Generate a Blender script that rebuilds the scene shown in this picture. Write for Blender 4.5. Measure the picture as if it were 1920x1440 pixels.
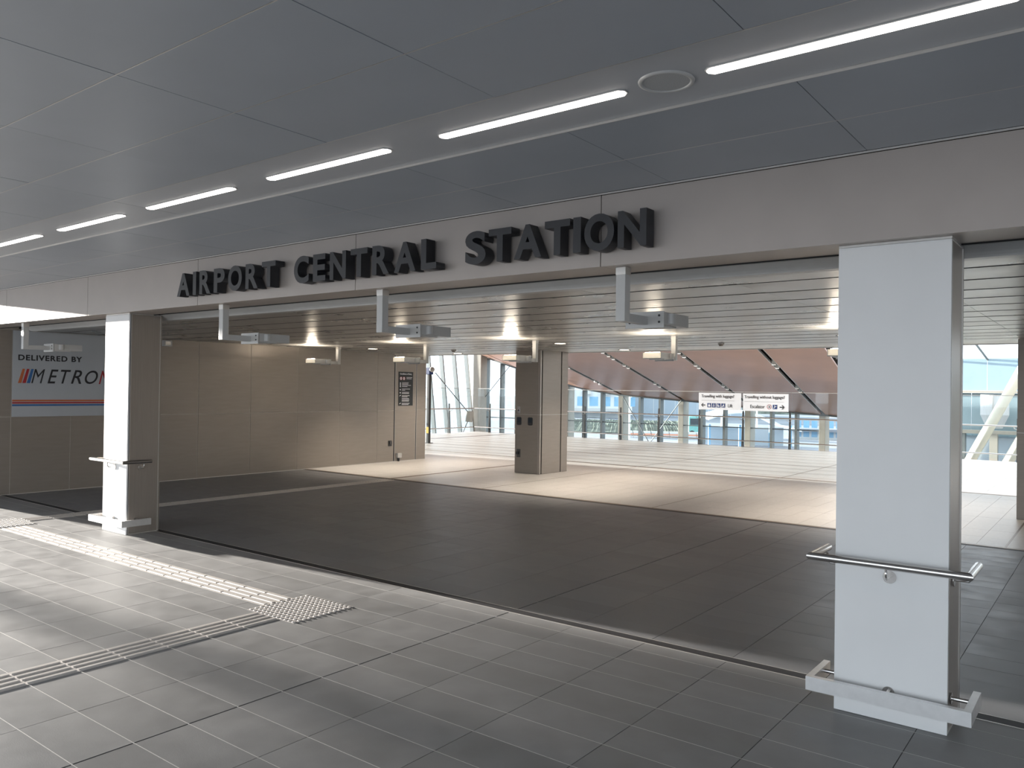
import bpy, bmesh, math, random
from mathutils import Vector, Matrix
random.seed(7)
for o in list(bpy.data.objects): bpy.data.objects.remove(o)
S = bpy.context.scene
COL = S.collection
R = math.radians

# ---------------------------------------------------------------- camera
FPX, YAW, PITCH, ROLL, EYE = 1493.93, R(37.407), R(0.416), R(0.8285), 1.75
fwd = Vector((-math.sin(YAW)*math.cos(PITCH), math.cos(YAW)*math.cos(PITCH), math.sin(PITCH)))
rt0 = Vector((math.cos(YAW), math.sin(YAW), 0)); up0 = rt0.cross(fwd)
CR = math.cos(ROLL)*rt0 + math.sin(ROLL)*up0
CU = -math.sin(ROLL)*rt0 + math.cos(ROLL)*up0
cam = bpy.data.cameras.new('camera'); co = bpy.data.objects.new('camera', cam); COL.objects.link(co)
M = Matrix.Identity(4)
for i in range(3):
    M[i][0], M[i][1], M[i][2] = CR[i], CU[i], -fwd[i]
M[2][3] = EYE
co.matrix_world = M
cam.sensor_width = 36; cam.lens = FPX/1920*36; cam.clip_end = 2000; cam.clip_start = .05
S.camera = co
CP = Vector((0, 0, EYE))
def proj(p):
    d = Vector(p)-CP; w = d.dot(fwd)
    if w < .2: return None
    return (960+FPX*d.dot(CR)/w, 720-FPX*d.dot(CU)/w, w)
def inview(x0, x1, y0, y1, z=0, m=0):
    pts = [proj((x, y, z)) for x in (x0, (x0+x1)/2, x1) for y in (y0, (y0+y1)/2, y1)]
    return any(p and -m <= p[0] <= 1920+m and -m <= p[1] <= 1440+m for p in pts)

# ---------------------------------------------------------------- world, sun, exposure
W = bpy.data.worlds.new('sky'); S.world = W; W.use_nodes = True
bg = W.node_tree.nodes['Background']; bg.inputs[0].default_value = (.84, .92, 1, 1); bg.inputs[1].default_value = 3.0
sl = bpy.data.lights.new('sun', 'SUN'); sl.energy = 37; sl.angle = R(1.2); sl.color = (1, .94, .86)
so = bpy.data.objects.new('sun', sl); COL.objects.link(so)
SUN_EL = R(6.0); sd = Vector((1, .085, 0)).normalized()*math.cos(SUN_EL) + Vector((0, 0, -math.sin(SUN_EL)))
so.rotation_euler = sd.to_track_quat('-Z', 'Y').to_euler()
so.location = (-30, -3, 8)
vs = S.view_settings; vs.view_transform = 'Standard'; vs.look = 'None'; vs.gamma = 1; vs.exposure = 0.0; vs.use_curve_mapping = False

# ---------------------------------------------------------------- materials
def nmat(name):
    m = bpy.data.materials.new(name); m.use_nodes = True
    return m, m.node_tree.nodes, m.node_tree.links, m.node_tree.nodes['Principled BSDF']
def pm(name, col, rough=.5, metal=0, var=.06, scale=6, bump=0, bscale=80, rnd=0, stretch=None, rvar=0, spec=.5):
    m, N, L, P = nmat(name)
    P.inputs['Roughness'].default_value = rough; P.inputs['Metallic'].default_value = metal
    P.inputs['Specular IOR Level'].default_value = spec
    tc = N.new('ShaderNodeTexCoord'); src = tc.outputs['Object']
    if stretch:
        mp = N.new('ShaderNodeMapping'); mp.inputs['Scale'].default_value = stretch; L.new(src, mp.inputs[0]); src = mp.outputs[0]
    nz = N.new('ShaderNodeTexNoise'); nz.inputs['Scale'].default_value = scale; nz.inputs['Detail'].default_value = 4
    if rnd:
        oi = N.new('ShaderNodeObjectInfo'); ad = N.new('ShaderNodeVectorMath'); ad.operation = 'ADD'
        sc = N.new('ShaderNodeVectorMath'); sc.operation = 'SCALE'; sc.inputs['Scale'].default_value = 37
        cmb = N.new('ShaderNodeCombineXYZ')
        for i in range(3): L.new(oi.outputs['Random'], cmb.inputs[i])
        L.new(cmb.outputs[0], sc.inputs[0]); L.new(src, ad.inputs[0]); L.new(sc.outputs[0], ad.inputs[1]); src = ad.outputs[0]
    L.new(src, nz.inputs['Vector'])
    mr = N.new('ShaderNodeMapRange'); mr.inputs['From Min'].default_value = .3; mr.inputs['From Max'].default_value = .7
    mr.inputs['To Min'].default_value = 1-var; mr.inputs['To Max'].default_value = 1+var; L.new(nz.outputs[0], mr.inputs[0])
    val = mr.outputs[0]
    if rnd:
        m2 = N.new('ShaderNodeMapRange'); m2.inputs['To Min'].default_value = 1-rnd; m2.inputs['To Max'].default_value = 1+rnd
        L.new(oi.outputs['Random'], m2.inputs[0]); mu = N.new('ShaderNodeMath'); mu.operation = 'MULTIPLY'
        L.new(val, mu.inputs[0]); L.new(m2.outputs[0], mu.inputs[1]); val = mu.outputs[0]
    vm = N.new('ShaderNodeVectorMath'); vm.operation = 'SCALE'; vm.inputs[0].default_value = col[:3]; L.new(val, vm.inputs['Scale'])
    L.new(vm.outputs[0], P.inputs['Base Color'])
    if rvar:
        r2 = N.new('ShaderNodeMapRange'); r2.inputs['From Min'].default_value = .3; r2.inputs['From Max'].default_value = .7
        r2.inputs['To Min'].default_value = rough-rvar; r2.inputs['To Max'].default_value = rough+rvar
        L.new(nz.outputs[0], r2.inputs[0]); L.new(r2.outputs[0], P.inputs['Roughness'])
    if bump:
        n2 = N.new('ShaderNodeTexNoise'); n2.inputs['Scale'].default_value = bscale; n2.inputs['Detail'].default_value = 3; L.new(src, n2.inputs['Vector'])
        b = N.new('ShaderNodeBump'); b.inputs['Strength'].default_value = bump; b.inputs['Distance'].default_value = .01
        L.new(n2.outputs[0], b.inputs['Height']); L.new(b.outputs[0], P.inputs['Normal'])
    return m
def em(name, col, st):
    m, N, L, P = nmat(name)
    P.inputs['Base Color'].default_value = (*col, 1); P.inputs['Emission Color'].default_value = (*col, 1); P.inputs['Emission Strength'].default_value = st
    return m
def glass(name, tint, refl=.9):
    m, N, L, P = nmat(name); N.remove(P)
    t = N.new('ShaderNodeBsdfTransparent'); t.inputs[0].default_value = (*tint, 1)
    g = N.new('ShaderNodeBsdfGlossy'); g.inputs['Roughness'].default_value = .02; g.inputs[0].default_value = (refl, refl, refl, 1)
    f = N.new('ShaderNodeFresnel'); ge = N.new('ShaderNodeNewGeometry'); io = N.new('ShaderNodeMapRange')
    io.inputs['To Min'].default_value = 1.45; io.inputs['To Max'].default_value = 1/1.45
    L.new(ge.outputs['Backfacing'], io.inputs[0]); L.new(io.outputs[0], f.inputs[0])
    nz = N.new('ShaderNodeTexNoise'); nz.inputs['Scale'].default_value = .6
    b = N.new('ShaderNodeBump'); b.inputs['Strength'].default_value = .02; b.inputs['Distance'].default_value = .05
    L.new(nz.outputs[0], b.inputs['Height']); L.new(b.outputs[0], g.inputs['Normal'])
    x = N.new('ShaderNodeMixShader'); L.new(f.outputs[0], x.inputs[0]); L.new(t.outputs[0], x.inputs[1]); L.new(g.outputs[0], x.inputs[2])
    L.new(x.outputs[0], N['Material Output'].inputs[0]); return m

TILE = pm('dark_stone_tile', (.235, .233, .232), .52, 0, .10, 5, .06, 160, rnd=.10, rvar=.05)
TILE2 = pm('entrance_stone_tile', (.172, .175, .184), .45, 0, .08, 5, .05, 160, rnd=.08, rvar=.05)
LTILE = pm('pale_terrazzo_tile', (.60, .58, .56), .38, 0, .05, 30, .02, 200, rnd=.02)
GROUT = pm('grout', (.055, .053, .052), .9, 0, .1, 40)
GROUT2 = pm('dark_grout', (.05, .05, .05), .9, 0, .1, 40)
XGLINT = pm('pale_grout_glint', (.62, .60, .58), .6, 0, .1, 40)  # pale tone paints sky glint on tile edges into these joints
XGLINT2 = pm('grey_grout_glint', (.27, .265, .26), .6, 0, .1, 40)  # fainter painted glint for the entrance joints
LGROUT = pm('pale_grout', (.36, .34, .32), .9, 0, .1, 40)
RUBBER = pm('black_rubber', (.012, .012, .016), .6, 0, .1, 30)
TACT = pm('tactile_ceramic', (.49, .46, .435), .5, 0, .05, 30, .03, 300)
CEIL = pm('grey_ceiling_metal', (.315, .345, .386), .42, .0, .03, 2, rnd=.02)
CSTRIP = pm('light_strip_metal', (.40, .418, .445), .42, 0, .03, 2)
ICEIL = pm('inner_ceiling_metal', (.34, .335, .325), .30, .45, .04, 2, 0, 3, rnd=.03, rvar=.04)
GASK = pm('dark_gasket', (.06, .06, .06), .7, 0, .1, 9)
CBACK = pm('ceiling_backing_grey', (.15, .16, .17), .8, 0, .05, 5)
KICK = pm('satin_steel', (.80, .80, .80), .42, .85, .04, 20)
JOINT = pm('joint_backing', (.48, .44, .39), .6, 0, .1, 9)
VOID = pm('dark_void', (.02, .02, .02), .9, 0, .1, 3)
FASC = pm('fascia_aluminium', (.395, .355, .327), .42, .25, .03, 3, .02, 400)
WHITE = pm('white_panel', (.75, .755, .755), .38, .0, .02, 3)
TAUPE = pm('taupe_panel', (.27, .238, .21), .40, .30, .04, 3, .02, 300, stretch=(1, 1, 8))
TAUPE2 = pm('taupe_brushed', (.33, .295, .265), .36, .55, .04, 3, .03, 200, stretch=(20, 20, 1))
TRIM = pm('trim_aluminium', (.62, .60, .57), .35, .7, .03, 20)
STEEL = pm('brushed_steel', (.60, .58, .56), .24, 1, .05, 30, .03, 200, stretch=(1, 30, 30))
WPAINT = pm('white_powdercoat', (.50, .50, .49), .35, 0, .03, 10)
BLACK = pm('black_letter', (.022, .023, .027), .45, 0, .1, 20)
INK = pm('black_ink', (.015, .015, .018), .6, 0, .05, 20)
BOARD = pm('sponsor_board', (.42, .445, .475), .5, 0, .02, 3)
ORANGE = pm('orange_print', (.50, .13, .04), .5, 0, .03, 9)
REDP = pm('red_print', (.36, .02, .025), .5, 0, .03, 9)
BLUEP = pm('blue_print', (.03, .13, .34), .5, 0, .03, 9)
SIGNW = pm('sign_white', (.80, .81, .85), .5, 0, .02, 5)
NAVY = pm('navy_print', (.010, .035, .16), .5, 0, .03, 9)
BROWN = pm('copper_ceiling', (.36, .195, .135), .40, .2, .05, 1.2, rnd=.02)
TAN = pm('tan_steel', (.40, .37, .315), .5, 0, .04, 6)
MULL = pm('grey_mullion', (.16, .175, .175), .45, .3, .05, 8)
POST = pm('dark_post', (.075, .075, .075), .4, .5, .05, 12)
CREAM = pm('cream_tube', (.72, .68, .56), .45, 0, .03, 5)
GLASSF = glass('facade_glass', (.90, .95, .97))
GLASSB = glass('balustrade_glass', (.945, .97, .97))
SPANB = pm('blue_spandrel', (.30, .42, .50), .35, 0, .03, 3)
SPANT = pm('teal_spandrel', (.25, .34, .37), .3, 0, .03, 3)
STRIPL = em('strip_diffuser', (1, .92, .86), 7.5)
UPL = em('uplight_lens', (1, .86, .68), 750)
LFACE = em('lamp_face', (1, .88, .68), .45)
DOWNL = em('downlight_lens', (1, .86, .68), 14)
SPOTL = em('spot_face', (1, .97, .92), 3)
GROUND = pm('ground_asphalt', (.20, .22, .25), .9, 0, .2, .05)
GREEN = pm('scrub_green', (.13, .145, .125), 1, 0, .45, .5, 0, 2, spec=0)
PALEB = pm('pale_blue_wall', (.40, .46, .52), .7, 0, .03, .3)
PALEW = pm('pale_white_wall', (.62, .64, .65), .7, 0, .03, .3)
CARW = pm('car_white', (.75, .76, .78), .25, 0, .02, 3)
CARG = pm('car_glass', (.03, .04, .05), .1, 0, .02, 3)
TEALP = pm('teal_paint', (.16, .40, .38), .5, 0, .04, 3)
BLUEG = pm('blue_window', (.22, .42, .60), .2, 0, .08, 1)
YEL = pm('yellow_paint', (.75, .5, .04), .5, 0, .05, 9)
BRONZE = pm('bronze_strip', (.22, .17, .13), .4, .7, .08, 20)
PINK = pm('barrier_orange', (.72, .33, .22), .6, 0, .05, 2)

# ---------------------------------------------------------------- helpers
def bx(bm, x0, x1, y0, y1, z0, z1):
    v = [bm.verts.new((x, y, z)) for z in (z0, z1) for y in (y0, y1) for x in (x0, x1)]
    for f in ((0, 2, 3, 1), (4, 5, 7, 6), (0, 1, 5, 4), (1, 3, 7, 5), (3, 2, 6, 7), (2, 0, 4, 6)):
        bm.faces.new([v[i] for i in f])
def box(*a, bev=0):
    bm = bmesh.new(); bx(bm, *a)
    if bev: bmesh.ops.bevel(bm, geom=bm.edges[:], offset=bev, segments=2, affect='EDGES', profile=.7)
    return bm
def tomesh(name, bm, mat, smooth=False):
    bmesh.ops.recalc_face_normals(bm, faces=bm.faces[:])
    me = bpy.data.meshes.new(name); bm.to_mesh(me); bm.free(); me.materials.append(mat)
    if smooth: me.polygons.foreach_set('use_smooth', [True]*len(me.polygons))
    return me
def obj(name, bm, mat=None, parent=None, loc=(0, 0, 0), rot=None, smooth=False):
    me = bm if isinstance(bm, bpy.types.Mesh) else tomesh(name, bm, mat, smooth)
    o = bpy.data.objects.new(name, me); COL.objects.link(o); o.location = loc
    if rot: o.rotation_euler = rot
    if parent: o.parent = parent
    return o
def tag(o, label, cat, group=None, kind=None):
    o['label'] = label; o['category'] = cat
    if group: o['group'] = group
    if kind: o['kind'] = kind
    return o
def thing(name, label, cat, loc=(0, 0, 0), rz=0, group=None, kind=None):
    o = bpy.data.objects.new(name, None); COL.objects.link(o); o.location = loc; o.rotation_euler = (0, 0, rz)
    o.empty_display_size = .1
    return tag(o, label, cat, group, kind)
def struct(name, bm, mat, label, cat):
    o = obj(name, bm, mat); return tag(o, label, cat, kind='structure')
def prism(pts, axis, a, b):
    """extrude a 2-D outline along an axis (0,1,2) between a and b"""
    bm = bmesh.new(); rings = []
    for t in (a, b):
        ring = []
        for p in pts:
            c = [p[0], p[1]]; c.insert(axis, t); ring.append(bm.verts.new(c))
        rings.append(ring)
    n = len(pts)
    bm.faces.new(rings[0]); bm.faces.new(rings[1][::-1])
    for i in range(n): bm.faces.new((rings[0][i], rings[0][(i+1) % n], rings[1][(i+1) % n], rings[1][i]))
    return bm
def circ(r, n=16, cx=0, cy=0):
    return [(cx+r*math.cos(2*math.pi*i/n), cy+r*math.sin(2*math.pi*i/n)) for i in range(n)]
def sweep(path, prof, bm=None):
    """sweep a profile (u sideways, v up-ish) along a polyline with mitred corners"""
    bm = bm or bmesh.new(); P = [Vector(p) for p in path]; n = len(P); rings = []
    d0 = (P[1]-P[0]).normalized(); ref = Vector((0, 0, 1)) if abs(d0.z) < .9 else Vector((0, 1, 0))
    for i, p in enumerate(P):
        a = (P[i]-P[i-1]).normalized() if i else (P[1]-P[0]).normalized()
        b = (P[i+1]-P[i]).normalized() if i < n-1 else a
        t = (a+b).normalized(); side = a.cross(ref).normalized(); upv = side.cross(a).normalized()
        ring = []
        for u, v in prof:
            q = p+side*u+upv*v
            k = (p-q).dot(t)/a.dot(t)
            ring.append(bm.verts.new(q+a*k))
        rings.append(ring)
    m = len(prof)
    for r0, r1 in zip(rings, rings[1:]):
        for i in range(m): bm.faces.new((r0[i], r0[(i+1) % m], r1[(i+1) % m], r1[i]))
    bm.faces.new(rings[0]); bm.faces.new(rings[-1][::-1])
    return bm
def cyl(bm, c, r, h, axis=2, n=20, r2=None):
    r2 = r if r2 is None else r2; rings = []
    for t, rr in ((0, r), (h, r2)):
        ring = []
        for x, y in circ(rr, n):
            p = [x, y]; p.insert(axis, t); ring.append(bm.verts.new([p[i]+c[i] for i in range(3)]))
        rings.append(ring)
    bm.faces.new(rings[0]); bm.faces.new(rings[1][::-1])
    for i in range(n): bm.faces.new((rings[0][i], rings[0][(i+1) % n], rings[1][(i+1) % n], rings[1][i]))
    return bm
def dup(root, loc, label=None, rz=None):
    r = root.copy(); COL.objects.link(r); r.location = loc
    if rz is not None: r.rotation_euler = (0, 0, rz)
    if label: r['label'] = label
    for ch in list(root.children):
        c = ch.copy(); COL.objects.link(c); c.parent = r
        for g in ch.children:
            d = g.copy(); COL.objects.link(d); d.parent = c
    return r
def text_mesh(s, size, depth=.0, offset=0, shear=0, spacing=1, width=None, align='LEFT', height=None, bevel=0):
    cu = bpy.data.curves.new('txt', 'FONT'); cu.body = s; cu.size = size; cu.extrude = depth/2; cu.offset = offset
    cu.shear = shear; cu.space_character = spacing; cu.align_x = align; cu.resolution_u = 6
    o = bpy.data.objects.new('txt', cu); COL.objects.link(o)
    dg = bpy.context.evaluated_depsgraph_get(); dg.update()
    me = bpy.data.meshes.new_from_object(o.evaluated_get(dg))
    bpy.data.objects.remove(o)
    xs = [v.co.x for v in me.vertices]; ys = [v.co.y for v in me.vertices]
    x0, x1, y0, y1 = min(xs), max(xs), min(ys), max(ys)
    kx = width/(x1-x0) if width else 1
    ky = height/(y1-y0) if height else 1
    for v in me.vertices:
        v.co.x = (v.co.x-(x0 if align == 'LEFT' else 0))*kx
        v.co.y = (v.co.y-(y0 if height else 0))*ky
    return me
def textobj(name, s, mat, parent, loc, rot, **k):
    me = text_mesh(s, **k); me.name = name; me.materials.clear(); me.materials.append(mat)
    o = obj(name, me, None, parent, loc, rot)
    if name in ('lettering', 'heading') and len(s) > 1: o['kind'] = 'stuff'
    return o

# ================================================================ FLOORS
TX, TY, X0, Y0 = .595, .2885, -3.815, 1.705      # forecourt tile grid
GAP = .0045
slab = struct('floor', box(-36, 9, -7, 5.0, -.4, -.003), GROUT, 'grey rectangular stone paving outside the entrance', 'floor')
def tile_field(parent, xs, ys, mat, gmove=(), cap=300, name='paving_tile', gap=GAP, allx=None):
    """xs, ys: joint coordinates; largest visible ones are objects, the rest one stuff mesh"""
    cells = []; rest = []
    for i in range(len(xs)-1):
        for j in range(len(ys)-1):
            c = (xs[i], xs[i+1], ys[j], ys[j+1])
            if inview(*c):
                p = proj(((c[0]+c[1])/2, (c[2]+c[3])/2, 0)); cells.append(((p[2] if p else 0), c))
            else: rest.append(c)
    cells.sort(key=lambda q: q[0]); vis = [c for _, c in cells[:cap]]; rest += [c for _, c in cells[cap:]]
    cache = {}
    for c in vis:
        l = gap/2 if not any(abs(c[0]-g) < .02 for g in gmove) else .006
        r = gap/2 if not any(abs(c[1]-g) < .02 for g in gmove) else .006
        w, d = round(c[1]-c[0]-l-r, 4), round(c[3]-c[2]-gap, 4)
        if (w, d) not in cache:
            cache[w, d] = tomesh(name, box(-w/2, w/2, -d/2, d/2, -.012, 0), mat)
        obj(name, cache[w, d], None, parent, ((c[0]+l+c[1]-r)/2, (c[2]+c[3])/2, random.uniform(-.0004, .0003)))
    bm = bmesh.new()
    for c in rest: bx(bm, c[0]+gap/2, c[1]-gap/2, c[2]+gap/2, c[3]-gap/2, -.012, 0)
    if rest:
        o = obj(name+'s_beyond', bm, mat, parent); o['kind'] = 'stuff'
def frange(a, b, st):
    n = int(round((b-a)/st)); return [a+st*i for i in range(n+1)]
xs = [X0+TX*k for k in range(-30, 20)]
ys = [Y0+TY*k for k in range(-26, 11)] + [4.832, 4.995]
tile_field(slab, xs, ys, TILE, gmove=(X0, X0-10*TX, X0+10*TX))
gl = tomesh('grout_glint_line', box(-17.5, 17.5, -.0024, .0024, -.006, -.0004), XGLINT)  # joint strips carrying the painted glint
for yj in ys[1:-1]: obj('grout_glint_line', gl, None, slab, (-9, yj, 0))
bm = bmesh.new()
for g in (X0, X0-10*TX, X0+10*TX): bx(bm, g-.006, g+.006, -7, 4.83, -.01, -.0025)
obj('movement_joint', bm, RUBBER, slab)

ent = struct('floor_entrance', box(-13.75, 9, 5.0, 10.76, -.4, -.003), GROUT2, 'dark stone floor of the entrance under the low ceiling', 'floor')
xs2 = [-13.75]+[x for x in xs if -13.6 < x < 8]
ys2 = [5.10+(10.72-5.10)/20*k for k in range(21)]
tile_field(ent, xs2, ys2, TILE2, gmove=(X0,), gap=.004)
gl = tomesh('grout_glint_line', box(-11.3, 11.3, -.002, .002, -.006, -.0004), XGLINT2)
for yj in ys2[1:-1]: obj('grout_glint_line', gl, None, ent, (-2.4, yj, 0))

hall = struct('floor_hall', box(-21.3, 9, 10.76, 25.38, -.4, -.003), LGROUT, 'pale terrazzo floor of the bright station hall', 'floor')
HX = [-21.25]+[-1.057-.3*k for k in range(66, -33, -1)]
HX = sorted(h for h in HX if -21.26 < h < 8.6)
HY = [10.87+(16.52-10.87)/9*k for k in range(10)]
tile_field(hall, HX, HY, LTILE, gmove=(), name='terrazzo_tile', gap=.003)
HY2 = [16.66+(25.36-16.66)/14*k for k in range(15)]
HX2 = HX[::2]
tile_field(hall, HX2, HY2, LTILE, cap=0, name='terrazzo_tile', gap=.003)

# floor tracks and strips
t = struct('trim_1', box(-13.75, 9, 5.002, 5.092, -.03, .0015), RUBBER, 'black sliding door track set in the floor between the outer columns', 'floor track')
obj('track_edge', box(-13.75, 9, 4.995, 5.002, -.03, .002), TRIM, t); obj('track_edge', box(-13.75, 9, 5.092, 5.099, -.03, .002), TRIM, t)
t = struct('trim_2', box(-13.75, 9, 10.79, 10.86, -.03, .003), BRONZE, 'bronze threshold strip where dark floor meets pale floor', 'floor trim')
obj('dark_groove', box(-13.75, 9, 10.72, 10.79, -.03, .0005), RUBBER, t)
t = struct('trim_3', box(-21.2, 9, 16.55, 16.63, -.03, .003), BRONZE, 'thin dark strip crossing the pale hall floor', 'floor trim')
t = struct('trim_4', box(-11.24, -11.17, 10.87, 16.54, -.03, .004), BRONZE, 'brown floor strip running past the grey inner column', 'floor trim')
for i, (gx, w_, lab) in enumerate(((-8.95, .012, 'thin dark joint in pale floor beside the grey inner column'), (-5.62, .012, 'thin dark joint in pale floor in front of the luggage signs'), (-1.057, .022, 'dark joint in pale floor right of the white outer column'))):
    struct('trim_%d' % (5+i), box(gx-w_/2, gx+w_/2, 10.87, 25.3, -.02, .0015), BRONZE, lab, 'floor joint')

# ground outside
struct('ground', box(-500, 500, -500, 700, -5.2, -4.6), GROUND, 'asphalt ground far below the glazed wall', 'ground')

# ================================================================ TACTILE PAVING
def tact_bar(L, w=.036, h=.006):
    p = [(-w/2, 0), (-w/2+.006, h), (w/2-.006, h), (w/2, 0)]
    return tomesh('tactile_bar', prism(p, 0, -L/2, L/2), TACT)
BARX = tact_bar(.281); BARY = tact_bar(.276)
def path_x(label, x0, x1, yc):
    t = thing('tactile_path', label, 'tactile paving', ((x0+x1)/2, yc, 0))
    cx = (x0+x1)/2; n = int(round((x1-x0)/.2975))
    obj('tactile_base', box(x0-cx, x1-cx, -.15, .15, -.01, .0012), TACT, t)
    for i in range(n):
        for r in range(4):
            obj('tactile_bar', BARX, None, t, (x0+(i+.5)*(x1-x0)/n-cx, -.112+.0747*r, .001))
def path_y(label, xc, y0, y1, step=.2885):
    t = thing('tactile_path', label, 'tactile paving', (xc, (y0+y1)/2, 0)); cy = (y0+y1)/2
    obj('tactile_base', box(-.15, .15, y0-cy, y1-cy, -.01, .0012), TACT, t)
    n = int(round((y1-y0)/step))
    for i in range(n):
        for r in range(4):
            obj('tactile_bar', BARY, None, t, (-.112+.0747*r, y0+(i+.5)*(y1-y0)/n-cy, .001), (0, 0, math.pi/2))
def pad(label, xc, yc, w=.575, d=.585, n=12):
    t = thing('tactile_pad', label, 'tactile paving', (xc, yc, 0))
    obj('pad_base', box(-w/2, w/2, -d/2, d/2, -.01, .0015), TACT, t)
    bm = bmesh.new()
    for i in range(n):
        for j in range(n):
            cyl(bm, (-w/2+(i+.5)*w/n, -d/2+(j+.5)*d/n, .001), .0175, .006, 2, 10, .011)
    o = obj('studs', bm, TACT, t); o['kind'] = 'stuff'
path_x('beige ribbed tactile path running from left column to studded pad', -10.62, -5.425, 4.012)
path_y('beige ribbed tactile path leading from studded pad toward the viewer', -5.165, .26, 3.715)
path_y('beige tactile path crossing the dark entrance floor behind left column', -11.09, 4.32, 10.70, .29)
pad('square studded tactile pad where two ribbed paths meet', -5.135, 4.012)
pad('studded tactile pad at the left edge beside the left column', -11.0, 4.02)

# ================================================================ OUTER CANOPY CEILING
CZ = 3.065
JX = [-1.095-1.155*k for k in range(-9, 31)]; JX.sort()
can = struct('ceiling_canopy', box(-20, 9, -4.2, 2.217, CZ+.021, CZ+.3), CBACK, 'grey metal panel ceiling over the forecourt', 'ceiling')
obj('ceiling_backing', box(-33.8, -20, -4.2, 2.40, CZ+.03, CZ+.3), VOID, can)  # unseen canopy arm, its extent shaped to cut off sun on the floor
obj('sun_blocker', box(-33.8, -16, -4.2, 2.40, CZ+.3, 6.6), VOID, can)  # unseen box added to block sun passing over the canopy arm
obj('ceiling_backing', box(-15.0, 9, 2.217, 4.9, CZ+.031, CZ+.3), CBACK, can)
rows = [(-4.2, -3.0), (-3.0, -1.8), (-1.8, -.65), (-.65, -.07), (-.07, .505), (.505, 1.078), (1.078, 1.65), (1.65, 2.217), (2.217, 2.785), (3.372, 3.967), (3.967, 4.545)]
restc = bmesh.new()
cache = {}
for y0, y1 in rows:
    for i in range(len(JX)-1):
        x0, x1 = JX[i], JX[i+1]
        if y0 > 2.2 and x0 < -15.0 or x0 < -33.8: continue
        a = (x0+.0016, x1-.0016, y0+.003, y1-.003)
        if inview(*a, z=CZ):
            k = (round(a[1]-a[0], 4), round(a[3]-a[2], 4))
            if k not in cache:
                cache[k] = tomesh('ceiling_panel', box(-k[0]/2, k[0]/2, -k[1]/2, k[1]/2, 0, .02, bev=.002), CEIL)
            obj('ceiling_panel', cache[k], None, can, ((a[0]+a[1])/2, (a[2]+a[3])/2, CZ+random.uniform(-.0006, .0006)), (random.uniform(-.0012, .0012), random.uniform(-.0006, .0006), 0))
        else: bx(restc, *a, CZ, CZ+.02)
o = obj('ceiling_panels_beyond', restc, CEIL, can); o['kind'] = 'stuff'
for x0, x1 in ((-15.0, -10.45), (-10.45, -5.83), (-5.83, 9)):
    obj('light_strip_panel', box(x0+.003, x1-.003, 2.80, 3.366, CZ+.012, CZ+.03), CSTRIP, can)
for yj in (1.078, 1.65, 2.217, 2.785, 3.37, 3.967):
    obj('joint_strip', box(-14.9, 9, yj-.0022, yj+.0022, CZ-.0005, CZ+.02), TRIM, can)
obj('strip_edge', box(-15.0, 9, 2.787, 2.799, CZ, CZ+.03), CSTRIP, can)
t = thing('streak_post', 'unseen slim round post added to cast a shadow streak on the paving', 'post', (-33.4, .38, 0))  # unseen, added for the soft shadow streak across the floor
bm = bmesh.new(); cyl(bm, (0, 0, 0), .13, CZ+.02, 2, 20); obj('shaft', bm, WPAINT, t); obj('base_plate', box(-.2, .2, -.2, .2, 0, .02), TRIM, t)
# strip lights
names = ['nearest glowing strip light, right of the round ceiling speaker', 'glowing strip light immediately left of the round ceiling speaker', 'third glowing ceiling strip light counted from the right', 'fourth glowing ceiling strip light counted from the right', 'second glowing ceiling strip light counted from the left edge', 'glowing ceiling strip light cut by the left picture edge']
def rrect(x0, x1, y0, y1, r=.02):
    return [(x0+r, y0), (x1-r, y0), (x1, y0+r), (x1, y1-r), (x1-r, y1), (x0+r, y1), (x0, y1-r), (x0, y0+r)]
dif = tomesh('diffuser', prism(rrect(-.55, .55, -.031, .031), 2, CZ+.004, CZ+.012), STRIPL)
rim = tomesh('rim', prism(rrect(-.556, .556, -.037, .037), 2, CZ+.0075, CZ+.0125), WPAINT)
for k in range(6):
    t = thing('strip_light', names[k], 'ceiling light', (-.815-1.487*k, 3.083, 0), 0, 'strip lights in the canopy ceiling')
    obj('diffuser', dif, None, t); obj('rim', rim, None, t)
# speaker
t = thing('ceiling_speaker', 'round grey loudspeaker grille between the two nearest strip lights', 'speaker', (-1.553, 3.085, CZ+.012))
bm = bmesh.new()
prof = [(.120, 0), (.118, -.006), (.108, -.009), (.100, -.006), (.099, 0)]
n = 48
rg = [[bm.verts.new((r*math.cos(2*math.pi*i/n), r*math.sin(2*math.pi*i/n), z)) for r, z in prof] for i in range(n)]
for i in range(n):
    for j in range(len(prof)-1): bm.faces.new((rg[i][j], rg[(i+1) % n][j], rg[(i+1) % n][j+1], rg[i][j+1]))
obj('bezel', bm, WPAINT, t, smooth=True)
GRILLE = pm('speaker_grille', (.44, .455, .465), .55, .3, .18, 260)
bm = bmesh.new(); cyl(bm, (0, 0, -.004), .1, .003, 2, 40); obj('grille', bm, GRILLE, t)

# ================================================================ FASCIA WITH LETTERS
FX = [-.34-2.42*k for k in range(-4, 7)]; FX.sort(); FX = [-15.0]+[f for f in FX if f > -14.9]
fas = struct('wall_fascia', box(-15.0, 9, 4.59, 4.9, 2.60, 3.36), VOID, 'taupe aluminium fascia band above the entrance', 'fascia')
for a, b in zip(FX, FX[1:]):
    obj('fascia_panel', box(a+.003, b-.003, 4.56, 4.588, 2.578, 3.052, bev=.002), FASC, fas)
    obj('soffit_panel', box(a+.003, b-.003, 4.592, 4.93, 2.582, 2.60, bev=.002), FASC, fas)
obj('top_trim', box(-15.0, 9, 4.548, 4.556, 3.054, 3.064), TRIM, fas)
obj('soffit_edge', box(-15.0, 9, 4.935, 4.945, 2.575, 2.62), VOID, fas)
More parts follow.
